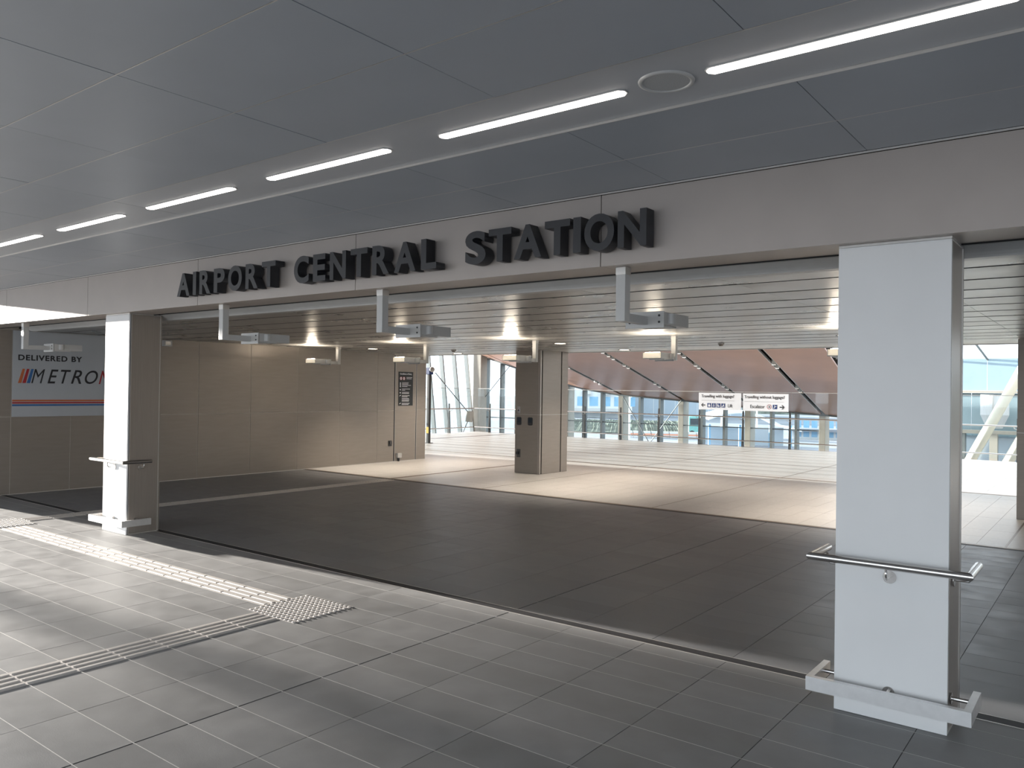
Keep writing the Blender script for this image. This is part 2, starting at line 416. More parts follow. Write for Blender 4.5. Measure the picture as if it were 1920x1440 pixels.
# overhead door track
pr = [(5.03, 2.60), (5.03, 2.585), (5.06, 2.572), (5.10, 2.555), (5.125, 2.540), (5.135, 2.530), (5.22, 2.530), (5.22, 2.60)]
struct('trim_8', prism([(y, z) for y, z in pr], 0, -13.1, 9), WPAINT, 'white overhead door track along the entrance ceiling', 'overhead track')
# lettering
sg = thing('station_sign', 'thick black raised letters reading AIRPORT CENTRAL STATION on the fascia', 'sign', (-5.0, 4.56, 2.665))
def word(s, x0, x1):
    # advance widths measured per glyph, then spread so that the word fills x0..x1
    ws = {'A': .235, 'I': .060, 'R': .195, 'P': .185, 'O': .225, 'T': .205, 'C': .205, 'E': .165, 'N': .205, 'L': .160, 'S': .195}
    tot = sum(ws[c] for c in s); sp = (x1-x0-tot)/(len(s)-1); x = x0
    for c in s:
        me = text_mesh(c, .33, depth=.10, offset=.011, width=ws[c], height=.235 if c not in 'OCS' else .243)
        me.materials.clear(); me.materials.append(BLACK); me.name = 'letter'
        obj('letter', me, None, sg, (x+5.0, -.068, 0 if c not in 'OCS' else -.004), (R(90), 0, 0))
        x += ws[c]+sp
word('AIRPORT', -7.79, -6.13); word('CENTRAL', -5.86, -4.14); word('STATION', -3.85, -2.36)

# ================================================================ OUTER COLUMNS
def outer_column(cx, label):
    t = thing('column', label, 'column', (cx, 4.64, 0))
    obj('core', box(-.262, .262, .015, .385, 0, 2.60), VOID, t)
    obj('front_panel', box(-.28, .28, 0, .016, .002, 2.565, bev=.002), WHITE, t)
    obj('back_panel', box(-.28, .28, .385, .40, .002, 2.575), TAUPE, t)
    for s in (-1, 1):
        a, b = sorted((s*.262, s*.274))
        obj('side_panel', box(a, b, .036, .378, .012, 2.57), TAUPE2, t)
        a, b = sorted((s*.262, s*.280))
        obj('corner_trim', box(a, b, .026, .034, .002, 2.575), TRIM, t)
        obj('corner_trim', box(a, b, .379, .386, .002, 2.575), TRIM, t)
        obj('base_trim', box(a, b, .034, .38, 0, .010), TRIM, t)
    obj('head_trim', box(-.28, .28, .004, .40, 2.567, 2.581), TRIM, t)
outer_column(-9.437, 'white fronted square column standing in sunlight at the left')
outer_column(-.98, 'large white fronted square column in the right foreground')
def rails(cx, side):
    t = thing('handrail', 'round steel handrail wrapped around the '+side, 'handrail', (cx, 4.64, .85))
    path = [(-.385, .24, 0), (-.385, -.09, 0), (.385, -.09, 0), (.385, .24, 0)]
    obj('rail', sweep(path, circ(.021, 20)), STEEL, t, smooth=False)
    def bracket(p, d):
        o = Vector(p); d = Vector(d); b = bmesh.new()
        pts = [o+d*.088+Vector((0, 0, -.018)), o+d*.088+Vector((0, 0, -.055)), o+d*.07+Vector((0, 0, -.075)), o+d*.005+Vector((0, 0, -.075))]
        sweep([tuple(q) for q in pts], circ(.006, 10), b)
        obj('bracket', b, STEEL, t, smooth=True)
        b = bmesh.new(); ax = 0 if abs(d.x) > .5 else 1
        c = o+Vector((0, 0, -.075)); h = .006*(d.x+d.y)
        cyl(b, tuple(c), .034, h, ax, 24); obj('bracket_plate', b, STEEL, t)
    bracket((0, 0, 0), (0, -1, 0))
    bracket((.28, .16, 0), (1, 0, 0)); bracket((-.28, .16, 0), (-1, 0, 0))
    k = thing('kick_rail', 'flat steel kick rail around the base of the '+side, 'kick rail', (cx, 4.64, .11))
    obj('rail', sweep([(-.385, .24, .037), (-.385, -.09, .037), (.385, -.09, .037), (.385, .24, .037)], [(-.018, -.037), (.018, -.037), (.018, .037), (-.018, .037)]), KICK, k)
    for p, d in (((0, 0, .05), (0, -1)), ((.278, .12, .05), (1, 0)), ((-.278, .12, .05), (-1, 0))):
        b = bmesh.new(); ax = 0 if d[0] else 1
        cyl(b, p, .011, .09*(d[0]+d[1]), ax, 12); cyl(b, p, .03, .006*(d[0]+d[1]), ax, 20)
        obj('standoff', b, STEEL, k)
rails(-9.437, 'sunlit left column'); rails(-.98, 'right foreground column')

# ================================================================ LEFT WALL
WX = -13.75
wl = struct('wall_left', box(WX-.4, WX-.004, 4.6, 14.45, 0, 3.2), JOINT, 'taupe metal panelled wall along the left of the entrance', 'wall')
js = [4.66, 5.13, 6.02, 7.16, 8.30, 9.43, 10.57, 11.70, 12.83, 13.37]
for a, b in zip(js, js[1:]):
    obj('wall_panel', box(WX-.03, WX, a+.004, b-.004, .012, 1.211, bev=.002), TAUPE, wl)
    obj('wall_panel', box(WX-.03, WX, a+.004, b-.004, 1.219, 2.57, bev=.002), TAUPE, wl)
for a, b in ((13.405, 14.10), (14.135, 14.45)):
    obj('wall_panel', box(WX-.03, WX, a, b, .012, 1.235, bev=.002), TAUPE, wl)
    obj('wall_panel', box(WX-.03, WX, a, b, 1.241, 2.53, bev=.002), TAUPE, wl)
    obj('groove', box(WX-.01, WX-.001, a-.034, a-.003, .01, 2.53), RUBBER, wl)
    for e in (a-.004, b-.002):
        obj('groove_trim', box(WX-.02, WX+.002, e, e+.006, .01, 2.53), TRIM, wl)
obj('base_trim', box(WX-.03, WX+.004, 4.66, 14.45, 0, .011), TRIM, wl)
obj('sun_block_return', box(WX-.4, WX, 4.38, 4.655, 0, 2.58), TAUPE, wl)  # unseen pier end, brought forward to block sun slipping behind the column
# sponsor board
t = thing('sponsor_board', 'pale grey board with DELIVERED BY and METRONET logo on left wall', 'sign board', (WX+.006, 5.135, 1.215))
obj('panel', box(0, .014, 0, 2.02, 0, 1.352, bev=.002), BOARD, t)
RT = (R(90), 0, R(90))
def onboard(name, s, mat, y, z, **k): textobj(name, s, mat, t, (.0155, y-5.135, z-1.215), RT, depth=.002, **k)
onboard('lettering', 'DELIVERED BY', INK, 5.212, 2.103, size=.12, width=.965, height=.088, offset=.0035, spacing=1.15)
for s, y0, w_, m in (('M', 5.405, .20, INK), ('E', 5.645, .165, INK), ('T', 5.845, .16, INK), ('R', 6.005, .175, INK), ('O', 6.225, .215, INK), ('N', 6.455, .20, REDP), ('E', 6.695, .165, REDP), ('T', 6.885, .16, REDP)):
    onboard('logo_letter', s, m, y0, 1.745, size=.3, width=w_, height=.225, shear=.32, offset=.0015 if s != 'M' else -.001)
for y0, m in ((5.212, ORANGE), (5.275, REDP), (5.338, BLUEP)):
    y = y0-5.135; z = 1.745-1.215
    obj('logo_bar', prism([(y, z), (y+.05, z), (y+.10, z+.225), (y+.065, z+.225)], 0, .014, .017), m, t)
for z0, z1, m in ((1.455, 1.482, ORANGE), (1.421, 1.446, REDP), (1.382, 1.410, BLUEP)):
    obj('stripe', box(.014, .0165, 0, 2.02, z0-1.215, z1-1.215), m, t)
# notice board
t = thing('notice_board', 'tall black notice headed Conditions of Entry on the taupe wall', 'notice', (WX, 13.505, 1.33))
obj('panel', box(0, .008, 0, .485, 0, .815), pm('notice_black', (.012, .016, .018), .5, 0, .1, 9), t)
textobj('heading', 'Conditions of Entry', SIGNW, t, (.009, .04, .735), RT, size=.05, width=.40, height=.05, depth=.001, offset=.001)
bm = bmesh.new()
def nb(y0, y1, z): bx(bm, .008, .0095, y0, y1, z, z+.011)
for z, a in ((.675, .45), (.645, .43)): nb(.26, a, z)
for z, a in ((.545, .33), (.515, .32), (.485, .41), (.455, .29), (.395, .38), (.367, .22), (.315, .35), (.287, .35), (.235, .37), (.207, .30), (.165, .35), (.135, .36), (.105, .35), (.05, .37), (.022, .34)): nb(.11, a, z)
obj('text_lines', bm, SIGNW, t)['kind'] = 'stuff'
for y in (.075, .175):
    b = bmesh.new(); cyl(b, (.008, y, .655), .042, .001, 0, 20); obj('icon_disc', b, SIGNW, t)
    b = bmesh.new()
    for i in range(20):
        a0, a1 = 2*math.pi*i/20, 2*math.pi*(i+1)/20
        b.faces.new([b.verts.new((.0095, y+r*math.cos(a), .655+r*math.sin(a))) for r, a in ((.033, a0), (.042, a0), (.042, a1), (.033, a1))])
    bx(b, .0092, .0098, y-.03, y+.03, .652, .659); obj('icon_ring', b, REDP, t)
for z in (.54, .50, .46, .385, .31): 
    b = bmesh.new(); cyl(b, (.008, .055, z), .018, .0012, 0, 12); obj('icon_dot', b, SIGNW, t)
for z in (.225, .035):
    obj('icon_mark', prism([(.02, z), (.065, z+.012), (.085, z+.03), (.05, z+.028)], 0, .008, .0094), SIGNW, t)
# sockets on wall
t = thing('wall_socket', 'small dark socket low on the left wall beside the black groove', 'socket', (WX, 13.25, .44))
obj('plate', box(0, .02, -.05, .05, -.065, .065, bev=.006), BLACK, t); obj('cover', box(.02, .04, -.035, .04, -.02, .045, bev=.005), POST, t)
t = thing('socket_box', 'small white box with short cable at the foot of the left wall', 'socket box', (WX, 13.53, .14))
obj('box', box(0, .06, -.065, .065, -.055, .055, bev=.008), WPAINT, t); obj('cable', box(.01, .03, -.02, .02, -.14, -.055), BLACK, t)
t = thing('wall_unit', 'small pale box mounted high on the left wall near the column', 'wall unit', (WX, 7.63, 2.50))
obj('case', box(0, .10, -.08, .08, -.055, .055, bev=.006), pm('pale_unit', (.45, .45, .45), .5), t); obj('lens', box(.10, .104, -.05, .05, -.03, .03), TRIM, t)

# building mass left of the hall, right closing wall, bulkhead
struct('wall_back', box(-27.4, WX-.4, 13.9, 14.45, -4.6, 5.2), TAUPE, 'taupe return wall beside the bright hall', 'wall')
struct('wall_right', box(9.0, 9.4, 4.6, 34.0, -4.6, 5.2), TAUPE, 'taupe wall closing the right side of the hall', 'wall')

# ================================================================ ENTRANCE CEILING
IZ = 2.575
ic = struct('ceiling_entrance', box(WX, 9, 5.22, 13.92, IZ+.02, IZ+.6), VOID, 'pale reflective metal panel ceiling over the entrance', 'ceiling')
obj('roof_slab', box(-14.15, 9, 4.9, 14.6, 3.2, 3.4), VOID, ic)
iy = [5.23+.6035*k for k in range(14)]+[13.60]
ix = [-2.32-1.21*k for k in range(-9, 10)]; ix = sorted(x for x in ix if -13.6 < x < 8.9); ix = [WX+.01]+ix+[9]
cache = {}
for j in range(len(iy)-1):
    for i in range(len(ix)-1):
        k = (round(ix[i+1]-ix[i]-.005, 4), round(iy[j+1]-iy[j]-.010, 4))
        if k not in cache: cache[k] = tomesh('ceiling_panel', box(-k[0]/2, k[0]/2, -k[1]/2, k[1]/2, 0, .018), ICEIL)
        obj('ceiling_panel', cache[k], None, ic, ((ix[i]+ix[i+1])/2, (iy[j]+iy[j+1])/2, IZ+random.uniform(-.0002, .0002)), (random.uniform(-.0015, .0015), random.uniform(-.001, .001), 0))
gk = tomesh('joint_gasket', box(-11.37, 11.37, -.009, .009, -.0025, .012), GASK)
for yj in iy[1:-1]: obj('joint_gasket', gk, None, ic, (-2.375, yj, IZ))
obj('edge_groove', box(WX, 9, 13.60, 13.68, IZ+.006, IZ+.02), RUBBER, ic)
obj('edge_band', box(-14.1, 9, 13.68, 14.62, IZ+.012, IZ+.04), WPAINT, ic)
obj('edge_fascia', box(-14.1, 9, 14.60, 14.66, IZ-.0, 5.6), WPAINT, ic)
obj('bulkhead_fill', box(-14.1, 9, 13.95, 14.58, IZ+.04, 3.2), VOID, ic)

# downlights in the edge of the entrance ceiling
def downlight(x, y, label, power, z=IZ):
    t = thing('downlight', label, 'downlight', (x, y, z), 0, 'recessed downlights over the pale floor')
    b = bmesh.new(); prof = [(.13, -.001), (.128, -.006), (.105, -.006), (.10, -.001)]; n = 28
    rg = [[b.verts.new((r*math.cos(2*math.pi*i/n), r*math.sin(2*math.pi*i/n), z)) for r, z in prof] for i in range(n)]
    for i in range(n):
        for j in range(3): b.faces.new((rg[i][j], rg[(i+1) % n][j], rg[(i+1) % n][j+1], rg[i][j+1]))
    obj('bezel', b, POST, t, smooth=True)
    b = bmesh.new(); cyl(b, (0, 0, -.003), .102, .002, 2, 24); obj('lens', b, DOWNL, t)
    l = bpy.data.lights.new('downlight_lamp', 'SPOT'); l.energy = power; l.spot_size = R(88 if z == IZ else 125); l.spot_blend = .8; l.color = (1, .87, .72); l.shadow_soft_size = .08
    lo = bpy.data.objects.new('downlight_lamp', l); COL.objects.link(lo); lo.parent = t; lo.location = (0, 0, -.02)
downlight(-12.6, 11.6, 'round recessed downlight close to the panelled left wall', 270)
downlight(-7.82, 11.6, 'round recessed downlight just right of the grey inner column top', 270)
downlight(-3.05, 11.6, 'round recessed downlight hidden behind the right white column', 270)
downlight(-12.4, 14.1, 'recessed downlight in the white ceiling edge near the left wall end', 330, IZ+.012)
downlight(-7.95, 14.1, 'recessed downlight in the white ceiling edge right of the grey inner column', 330, IZ+.012)
downlight(-3.3, 14.1, 'recessed downlight in the white ceiling edge near the right column', 330, IZ+.012)
# ceiling sensors
for x, lab in ((-11.2, 'small ceiling sensor left of the grey inner column'), (-5.28, 'small ceiling sensor above the brown hall ceiling')):
    t = thing('ceiling_sensor', lab, 'sensor', (x, 12.6, IZ))
    b = bmesh.new(); cyl(b, (0, 0, 0), .055, -.02, 2, 20); obj('base', b, WPAINT, t)
    b = bmesh.new(); cyl(b, (0, 0, -.02), .045, -.03, 2, 20, .03); obj('dome', b, TAUPE, t, smooth=False)

# ================================================================ LAMPS ON ARMS
def arm_lamp(x, y, label, d, lit):
    t = thing('arm_lamp', label, 'lamp', (x, y, IZ+.005), 0 if d > 0 else math.pi, 'box lamps on angled ceiling arms')
    obj('post', box(-.035, .035, -.035, .035, -.362, 0, bev=.004), WPAINT, t)
    obj('collar', box(-.037, .037, -.037, .037, -.05, .0), TRIM, t)
    obj('arm', box(-.026, .026, .035, .318, -.362, -.304, bev=.004), WPAINT, t)
    pl = obj('bracket_plate', box(-.15, .15, .305, .318, -.385, -.270, bev=.003), WPAINT, t)
    for sx in (-1, 1):
        for sz in (-.3, -.345):
            b = bmesh.new(); cyl(b, (sx*.115, .304, sz), .008, -.004, 1, 10); obj('bolt', b, BLACK, pl)
    obj('lamp_box', box(-.148, .148, .322, .705, -.362, -.275, bev=.004), WPAINT, t)
    obj('flange', box(-.12, .12, .34, .56, -.372, -.362), WPAINT, t)
    for sx in (-1, 1):
        b = bmesh.new(); cyl(b, (sx*.148, .415, -.355), .036, .072, 2, 24); obj('boss', b, WPAINT, t, smooth=False)
    if not lit: return
    b = bmesh.new()
    v = [b.verts.new(p) for p in ((-.11, .655, -.2735), (.11, .655, -.2735), (.11, .70, -.2735), (-.11, .70, -.2735))]
    b.faces.new(v)
    obj('lens', b, UPL, t)
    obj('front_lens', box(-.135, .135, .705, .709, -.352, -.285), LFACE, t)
OUT = ((-2.66, 'nearest grey arm lamp hanging below the N of STATION'), (-4.98, 'grey arm lamp hanging below the word CENTRAL'), (-7.32, 'grey arm lamp hanging below the word AIRPORT'), (-12.14, 'grey arm lamp hanging in front of the sponsor board'))
for x, lab in OUT: arm_lamp(x, 4.69, lab, 1, False)
INN = ((-2.72, 'lit arm lamp partly behind the right white column'), (-5.25, 'lit arm lamp hanging in front of the brown hall ceiling'), (-7.78, 'lit arm lamp hanging before the grey inner column'), (-10.28, 'lit arm lamp hanging before the notice board wall end'), (-12.75, 'lit arm lamp hanging along the panelled left wall'))
for x, lab in INN: arm_lamp(x, 10.8, lab, -1, True)

# ================================================================ INNER COLUMNS
def inner_column(x0, label, fit):
    w, y0, y1 = .64, 13.47, 14.50
    t = thing('column', label, 'column', (x0, y0, 0))
    obj('core', box(.02, w-.02, .02, y1-y0-.02, 0, IZ+.02), VOID, t)
    for z0, z1 in ((.002, 1.235), (1.241, IZ+.01)):
        obj('front_panel', box(0, w-.06, 0, .02, z0, z1, bev=.002), TAUPE, t)
        obj('corner_panel', box(w-.058, w, 0, .045, z0, z1, bev=.002), TAUPE2, t)
        obj('side_panel', box(w-.02, w, .085, .76, z0, z1, bev=.002), TAUPE, t)
        obj('side_panel', box(w-.02, w, .80, y1-y0, z0, z1, bev=.002), TAUPE, t)
        obj('rear_panel', box(0, w-.022, y1-y0-.02, y1-y0, z0, z1), TAUPE, t)
        obj('side_panel', box(0, .02, .022, y1-y0-.022, z0, z1), TAUPE, t)
    obj('joint_trim', box(-.001, w+.001, -.001, .02, 1.2355, 1.2405), TRIM, t)
    obj('joint_trim', box(w-.02, w+.001, .0, y1-y0, 1.2355, 1.2405), TRIM, t)
    if fit:
        for px, lab in ((.105, 'left of the two black screens on the grey inner column'), (.395, 'right of the two black screens on the grey inner column')):
            k = thing('reader_plate', lab, 'card reader', (x0+px, y0, 1.095))
            obj('plate', prism([(p[0], p[1]) for p in rrect(-.058, .058, -.085, .085, .02)], 1, -.012, 0), BLACK, k)
            obj('screen', box(-.045, .045, -.014, -.012, -.03, .068), CARG, k)
        k = thing('key_switch', 'small steel key switch above the black screens', 'switch', (x0+.09, y0, 1.33))
        obj('plate', box(-.035, .035, -.006, 0, -.075, .075, bev=.002), STEEL, k)
        b = bmesh.new(); cyl(b, (0, -.006, -.01), .014, -.006, 1, 16); obj('keyhole', b, BLACK, k)
        k = thing('hook_bracket', 'small black holder low on the grey inner column', 'bracket', (x0+.10, y0, .42))
        obj('plate', box(-.045, .045, -.012, 0, -.09, .085, bev=.004), POST, k); obj('hook', box(-.04, .02, -.05, -.012, -.03, .03, bev=.008), BLACK, k)
inner_column(-10.2, 'grey panelled column with black screens standing on the pale floor', True)
inner_column(-1.18, 'grey column at the right picture edge on the pale floor', False)

# ================================================================ HALL: balustrades
def post_mesh():
    bm = bmesh.new()
    pr = [(-.06, 0), (.075, 0), (.04, 1.17), (.0, 1.17)]
    return tomesh('post', prism(pr, 0, -.022, .022), POST)
PM = post_mesh()
def balustrade(label, pts, ends, into):
    """pts: post positions (x,y); into: unit vector toward the hall floor"""
    t = thing('balustrade', label, 'balustrade', (pts[0][0], pts[0][1], 0))
    ox, oy = pts[0]; ang = math.atan2(into[1], into[0])+math.pi/2
    allp = list(pts)
    for x, y in pts:
        obj('post', PM, None, t, (x-ox, y-oy, 0), (0, 0, ang))
    e = [ends[0]]+allp+[ends[1]]
    for a, b in zip(e, e[1:]):
        va, vb = Vector((*a, 0)), Vector((*b, 0)); L = (vb-va).length
        if L < .3: continue
        m = (va+vb)/2-Vector((ox, oy, 0)); bm = box(-L/2+.012, L/2-.012, -.006, .006, .06, 1.775)
        obj('glass_panel', bm, GLASSB, t, tuple(m+Vector((-into[0]*.09, -into[1]*.09, 0))), (0, 0, math.atan2(vb.y-va.y, vb.x-va.x)))
        obj('top_edge', box(-L/2+.012, L/2-.012, -.009, .009, 1.775, 1.792), TRIM, t, tuple(m+Vector((-into[0]*.09, -into[1]*.09, 0))), (0, 0, math.atan2(vb.y-va.y, vb.x-va.x)))
    A, B = Vector((*ends[0], 0)), Vector((*ends[1], 0)); O = Vector((ox, oy, 0)); iv = Vector((into[0], into[1], 0))
    for z, r, off in ((.965, .022, .10), (.20, .019, .09)):
        obj('rail', sweep([tuple(A-O+iv*off+Vector((0, 0, z))), tuple(B-O+iv*off+Vector((0, 0, z)))], circ(r, 12)), STEEL, t, smooth=False)
    for x, y in pts:
        q = Vector((x-ox, y-oy, 0))
        for s in (-1, 1):
            tv = Vector((-iv.y, iv.x, 0))*s
            obj('rail_bracket', sweep([tuple(q+Vector((0, 0, .86))), tuple(q+tv*.07+iv*.08+Vector((0, 0, .90))), tuple(q+tv*.075+iv*.10+Vector((0, 0, .95)))], circ(.009, 8)), STEEL, t)
        obj('rail_bracket', sweep([tuple(q+Vector((0, 0, .20))), tuple(q+iv*.09+Vector((0, 0, .20)))], circ(.009, 8)), STEEL, t)
bp = [(-8.28-1.52*k, 25.25) for k in range(-9, 9)]
bp = sorted(p for p in bp if p[0] > -20.9)
balustrade('long glass balustrade with steel rails at the far end of the hall', bp, ((-21.15, 25.25), (8.9, 25.25)), (0, -1))
balustrade('short glass balustrade at the left side of the hall', [(-21.15, 23.6), (-21.15, 22.08), (-21.15, 20.56)], ((-21.15, 24.95), (-21.15, 14.5)), (1, 0))

# ---------------------------------------------------------------- direction signs
def arrow(cx, cz, s, d):
    p = [(-.10, 0), (-.02, .085), (.022, .085), (-.035, .022), (.10, .022), (.10, -.022), (-.035, -.022), (.022, -.085), (-.02, -.085)]
    return [(cx+d*x*s, cz+z*s) for x, z in p]
def figure(t, kind, cx, cz, mat, s=1):
    b = bmesh.new()
    def poly(pts):
        m = prism([(cx+x*s, cz+z*s) for x, z in pts], 1, -.006, -.0042); me = bpy.data.meshes.new('p'); m.to_mesh(me); m.free(); b.from_mesh(me); bpy.data.meshes.remove(me)
    if kind == 'lift':
        poly([(-.035, -.045), (.035, -.045), (.035, .015), (-.035, .015)]); poly(circ(.012, 10, -.015, .03)); poly(circ(.012, 10, .015, .03)); poly([(-.01, .048), (.01, .048), (0, .06)])
    if kind == 'wheelchair':
        poly(circ(.011, 10, .0, .045)); poly([(-.008, .03), (.008, .03), (.012, .0), (.035, -.03), (.025, -.04), (.0, -.012), (-.01, -.01)])
        poly([(-.025, -.005), (-.015, 0), (-.022, -.025), (.0, -.042), (.012, -.035), (-.002, -.052), (-.033, -.033)])
    if kind == 'pram':
        poly(circ(.011, 10, -.02, .045)); poly([(-.035, .03), (-.01, .03), (.0, -.005), (-.01, -.05), (-.03, -.05), (-.038, -.005)]); poly([(.0, -.01), (.04, -.01), (.03, -.04), (.008, -.04)])
    if kind == 'luggage':
        poly(circ(.010, 10, .015, .045)); poly([(.005, .03), (.025, .03), (.038, -.05), (.022, -.05), (.012, -.01), (-.02, -.02), (-.02, -.012)]); poly([(-.045, -.05), (-.012, -.05), (-.012, -.02), (-.045, -.02)])
    if kind == 'escalator':
        poly([(-.05, -.045), (-.02, -.045), (.025, .01), (.05, .01), (.05, .025), (.018, .025), (-.028, -.03), (-.05, -.03)]); poly(circ(.010, 10, -.01, .045)); poly([(-.02, .032), (0, .032), (.005, .005), (-.015, -.012)])
    if kind == 'nopram':
        poly(circ(.009, 10, 0, .03)); poly([(-.01, .02), (.01, .02), (.022, -.03), (.008, -.03), (0, -.01), (-.008, -.03), (-.022, -.03)])
    obj('pictogram', b, mat, t)
RF = (R(90), 0, 0)
t = thing('direction_sign', 'white sign reading Travelling with luggage with left arrow and Lift', 'sign', (-11.29, 25.13, 1.185))
obj('panel', box(0, 1.465, -.004, .02, 0, .56, bev=.002), SIGNW, t)
textobj('lettering', 'Travelling with luggage?', INK, t, (.09, -.0045, .375), RF, size=.12, width=1.14, height=.125, depth=.002, offset=.0015)
obj('rule_line', box(.09, 1.24, -.006, -.0042, .30, .305), POST, t)
obj('arrow', prism(arrow(.155, .15, .72, 1), 1, -.006, -.0042), INK, t)
for i, k in enumerate(('lift', 'wheelchair', 'pram', 'luggage')):
    cx = .37+.163*i; obj('icon_tile', prism(rrect(cx-.066, cx+.066, .075, .215, .008), 1, -.0055, -.004), NAVY, t); figure(t, k, cx, .145, SIGNW, 1)
textobj('lettering', 'Lift', INK, t, (1.02, -.0045, .09), RF, size=.12, width=.155, height=.11, depth=.002, offset=.001)
t = thing('direction_sign', 'white sign reading Travelling without luggage with right arrow and Escalator', 'sign', (-9.755, 25.13, 1.180))
obj('panel', box(0, 1.467, -.004, .02, 0, .56, bev=.002), SIGNW, t)
textobj('lettering', 'Travelling without luggage?', INK, t, (.04, -.0045, .375), RF, size=.12, width=1.30, height=.125, depth=.002, offset=.0015)
obj('rule_line', box(.05, 1.32, -.006, -.0042, .30, .305), POST, t)
textobj('lettering', 'Escalator', INK, t, (.24, -.0045, .09), RF, size=.12, width=.47, height=.11, depth=.002, offset=.001)
b = bmesh.new(); n = 28
for i in range(n):
    a0, a1 = 2*math.pi*i/n, 2*math.pi*(i+1)/n
    b.faces.new([b.verts.new((.855+r*math.cos(a), -.0055, .145+r*math.sin(a))) for r, a in ((.060, a0), (.073, a0), (.073, a1), (.060, a1))])
obj('icon_ring', b, REDP, t); figure(t, 'nopram', .855, .145, INK, 1)
obj('icon_tile', prism(rrect(.97, 1.11, .075, .215, .008), 1, -.0055, -.004), NAVY, t); figure(t, 'escalator', 1.04, .145, SIGNW, 1)
obj('arrow', prism(arrow(1.265, .14, .78, -1), 1, -.006, -.0042), INK, t)

# ---------------------------------------------------------------- hall roof
FY = 32.0
EV = [(-26.349, 3.472), (-24.488, 2.933), (-21.151, 2.051), (-20.182, 1.846), (-18.278, 1.597), (-14.313, 1.352), (-10.497, 1.035), (-8.679, .922), (-7.4, .84)]
XR = EV[-1][0]
def evz(x):
    for (a, za), (b, zb) in zip(EV, EV[1:]):
        if a <= x <= b: return za+(zb-za)*(x-a)/(b-a)
    return EV[0][1] if x < EV[0][0] else EV[-1][1]
SX, SZ, TM = .119, .198, 17.6
def rp(xe, t, dz=0): return (xe+SX*t, FY-t, evz(xe)+SZ*t+dz)
def roof_strip(xa, xb, t0, t1, d0, d1):
    xsn = [xa]+[x for x, _ in EV if xa+.01 < x < xb-.01]+[xb]
    bm = bmesh.new()
    g = [[[bm.verts.new(rp(x, t, d)) for d in (d0, d1)] for t in (t0, t1)] for x in xsn]
    for a, b in zip(g, g[1:]):
        bm.faces.new((a[0][0], b[0][0], b[1][0], a[1][0])); bm.faces.new((a[0][1], a[1][1], b[1][1], b[0][1]))
        bm.faces.new((a[0][0], a[0][1], b[0][1], b[0][0])); bm.faces.new((a[1][0], b[1][0], b[1][1], a[1][1]))
    for a in (g[0], g[-1]): bm.faces.new((a[0][0], a[1][0], a[1][1], a[0][1]))
    return bm
SLOT = [-24.1, -21.1, -18.1, -15.08, -12.0, -9.2]
hr = struct('ceiling_hall', roof_strip(EV[0][0], XR, -.3, TM, .22, .32), VOID, 'sloping copper brown ceiling of the far hall', 'ceiling')
ed = [EV[0][0]]+SLOT+[XR]
for i in range(len(ed)-1):
    obj('ceiling_panel', roof_strip(ed[i]+(.0 if i == 0 else .09), ed[i+1]-(.0 if i == len(ed)-2 else .09), -.3, TM, 0, .05), BROWN, hr)
obj('flat_roof', box(XR+.5, 9, 14.6, 23.0, 5.0, 5.2), WPAINT, hr)
for xe, lamps, lab in ((-18.1, (2.95, 2.48, 5.5, 8.2), 'leftmost visible black light slot in the brown ceiling'), (-15.08, (8.54, 8.06, 7.64, 6.64, 6.27, 3.51, 2.99), 'second black light slot from the left in the brown ceiling'), (-12.0, (9.26, 8.76, 7.59, 7.25, 4.34, 3.83), 'third black light slot from the left, above the luggage sign'), (-9.2, (8.56, 8.1, 5.14, 4.56), 'rightmost black light slot in the brown ceiling')):
    t = thing('light_slot', lab, 'track light', rp(xe, 0), 0, 'light slots in the hall ceiling')
    o0 = Vector(rp(xe, 0))
    def loc(dx, tt, dz): return tuple(Vector((xe+SX*tt+dx, FY-tt, evz(xe)+SZ*tt+dz))-o0)
    for s in (-1, 1):
        bm = bmesh.new(); v = [bm.verts.new(loc(s*.082+e, tt, dz)) for tt in (.9, TM-.2) for e, dz in ((-.008, -.008), (.008, -.008), (.008, .06), (-.008, .06))]
        for f in ((0, 1, 2, 3), (4, 5, 6, 7), (0, 1, 5, 4), (1, 2, 6, 5), (2, 3, 7, 6), (3, 0, 4, 7)): bm.faces.new([v[i] for i in f])
        obj('slot_edge', bm, TRIM, t)
    for tt in lamps:
        bm = bmesh.new(); cyl(bm, loc(.0, tt, -.05), .065, .17, 2, 16); h = obj('spotlight', bm, WPAINT, t)
        bm = bmesh.new(); cyl(bm, loc(.0, tt, -.053), .056, .003, 2, 16); obj('lens', bm, SPOTL, h)

# ---------------------------------------------------------------- far glazing (window_1) and left glazing (window_2)
bm = bmesh.new(); pts = [(x, z) for x, z in EV]
v = [[bm.verts.new((x, y, z+dz)) for y, dz in ((FY-.06, -.05), (FY+.15, -.05), (FY+.15, .20), (FY-.06, .20))] for x, z in pts]
for a, b in zip(v, v[1:]):
    for i in range(4): bm.faces.new((a[i], a[(i+1) % 4], b[(i+1) % 4], b[i]))
bm.faces.new(v[0]); bm.faces.new(v[-1][::-1])
w1 = struct('window_1', bm, MULL, 'tall glazed wall at the far end of the hall', 'glazing')
mx = sorted(-9.23-.993*k for k in range(18))
def pane(par, p):
    bm = bmesh.new(); bm.faces.new([bm.verts.new(q) for q in p]); obj('pane', bm, GLASSF, par)
for k, x in enumerate(sorted(mx, reverse=True)):
    zt = evz(x)-.03
    if k % 3 == 0:
        obj('steel_column', box(x-.12, x+.12, FY-.05, FY+.5, -4.6, zt, bev=.01), TAN, w1)
    else: obj('mullion', box(x-.05, x+.05, FY-.10, FY+.2, -4.6, zt), MULL, w1)
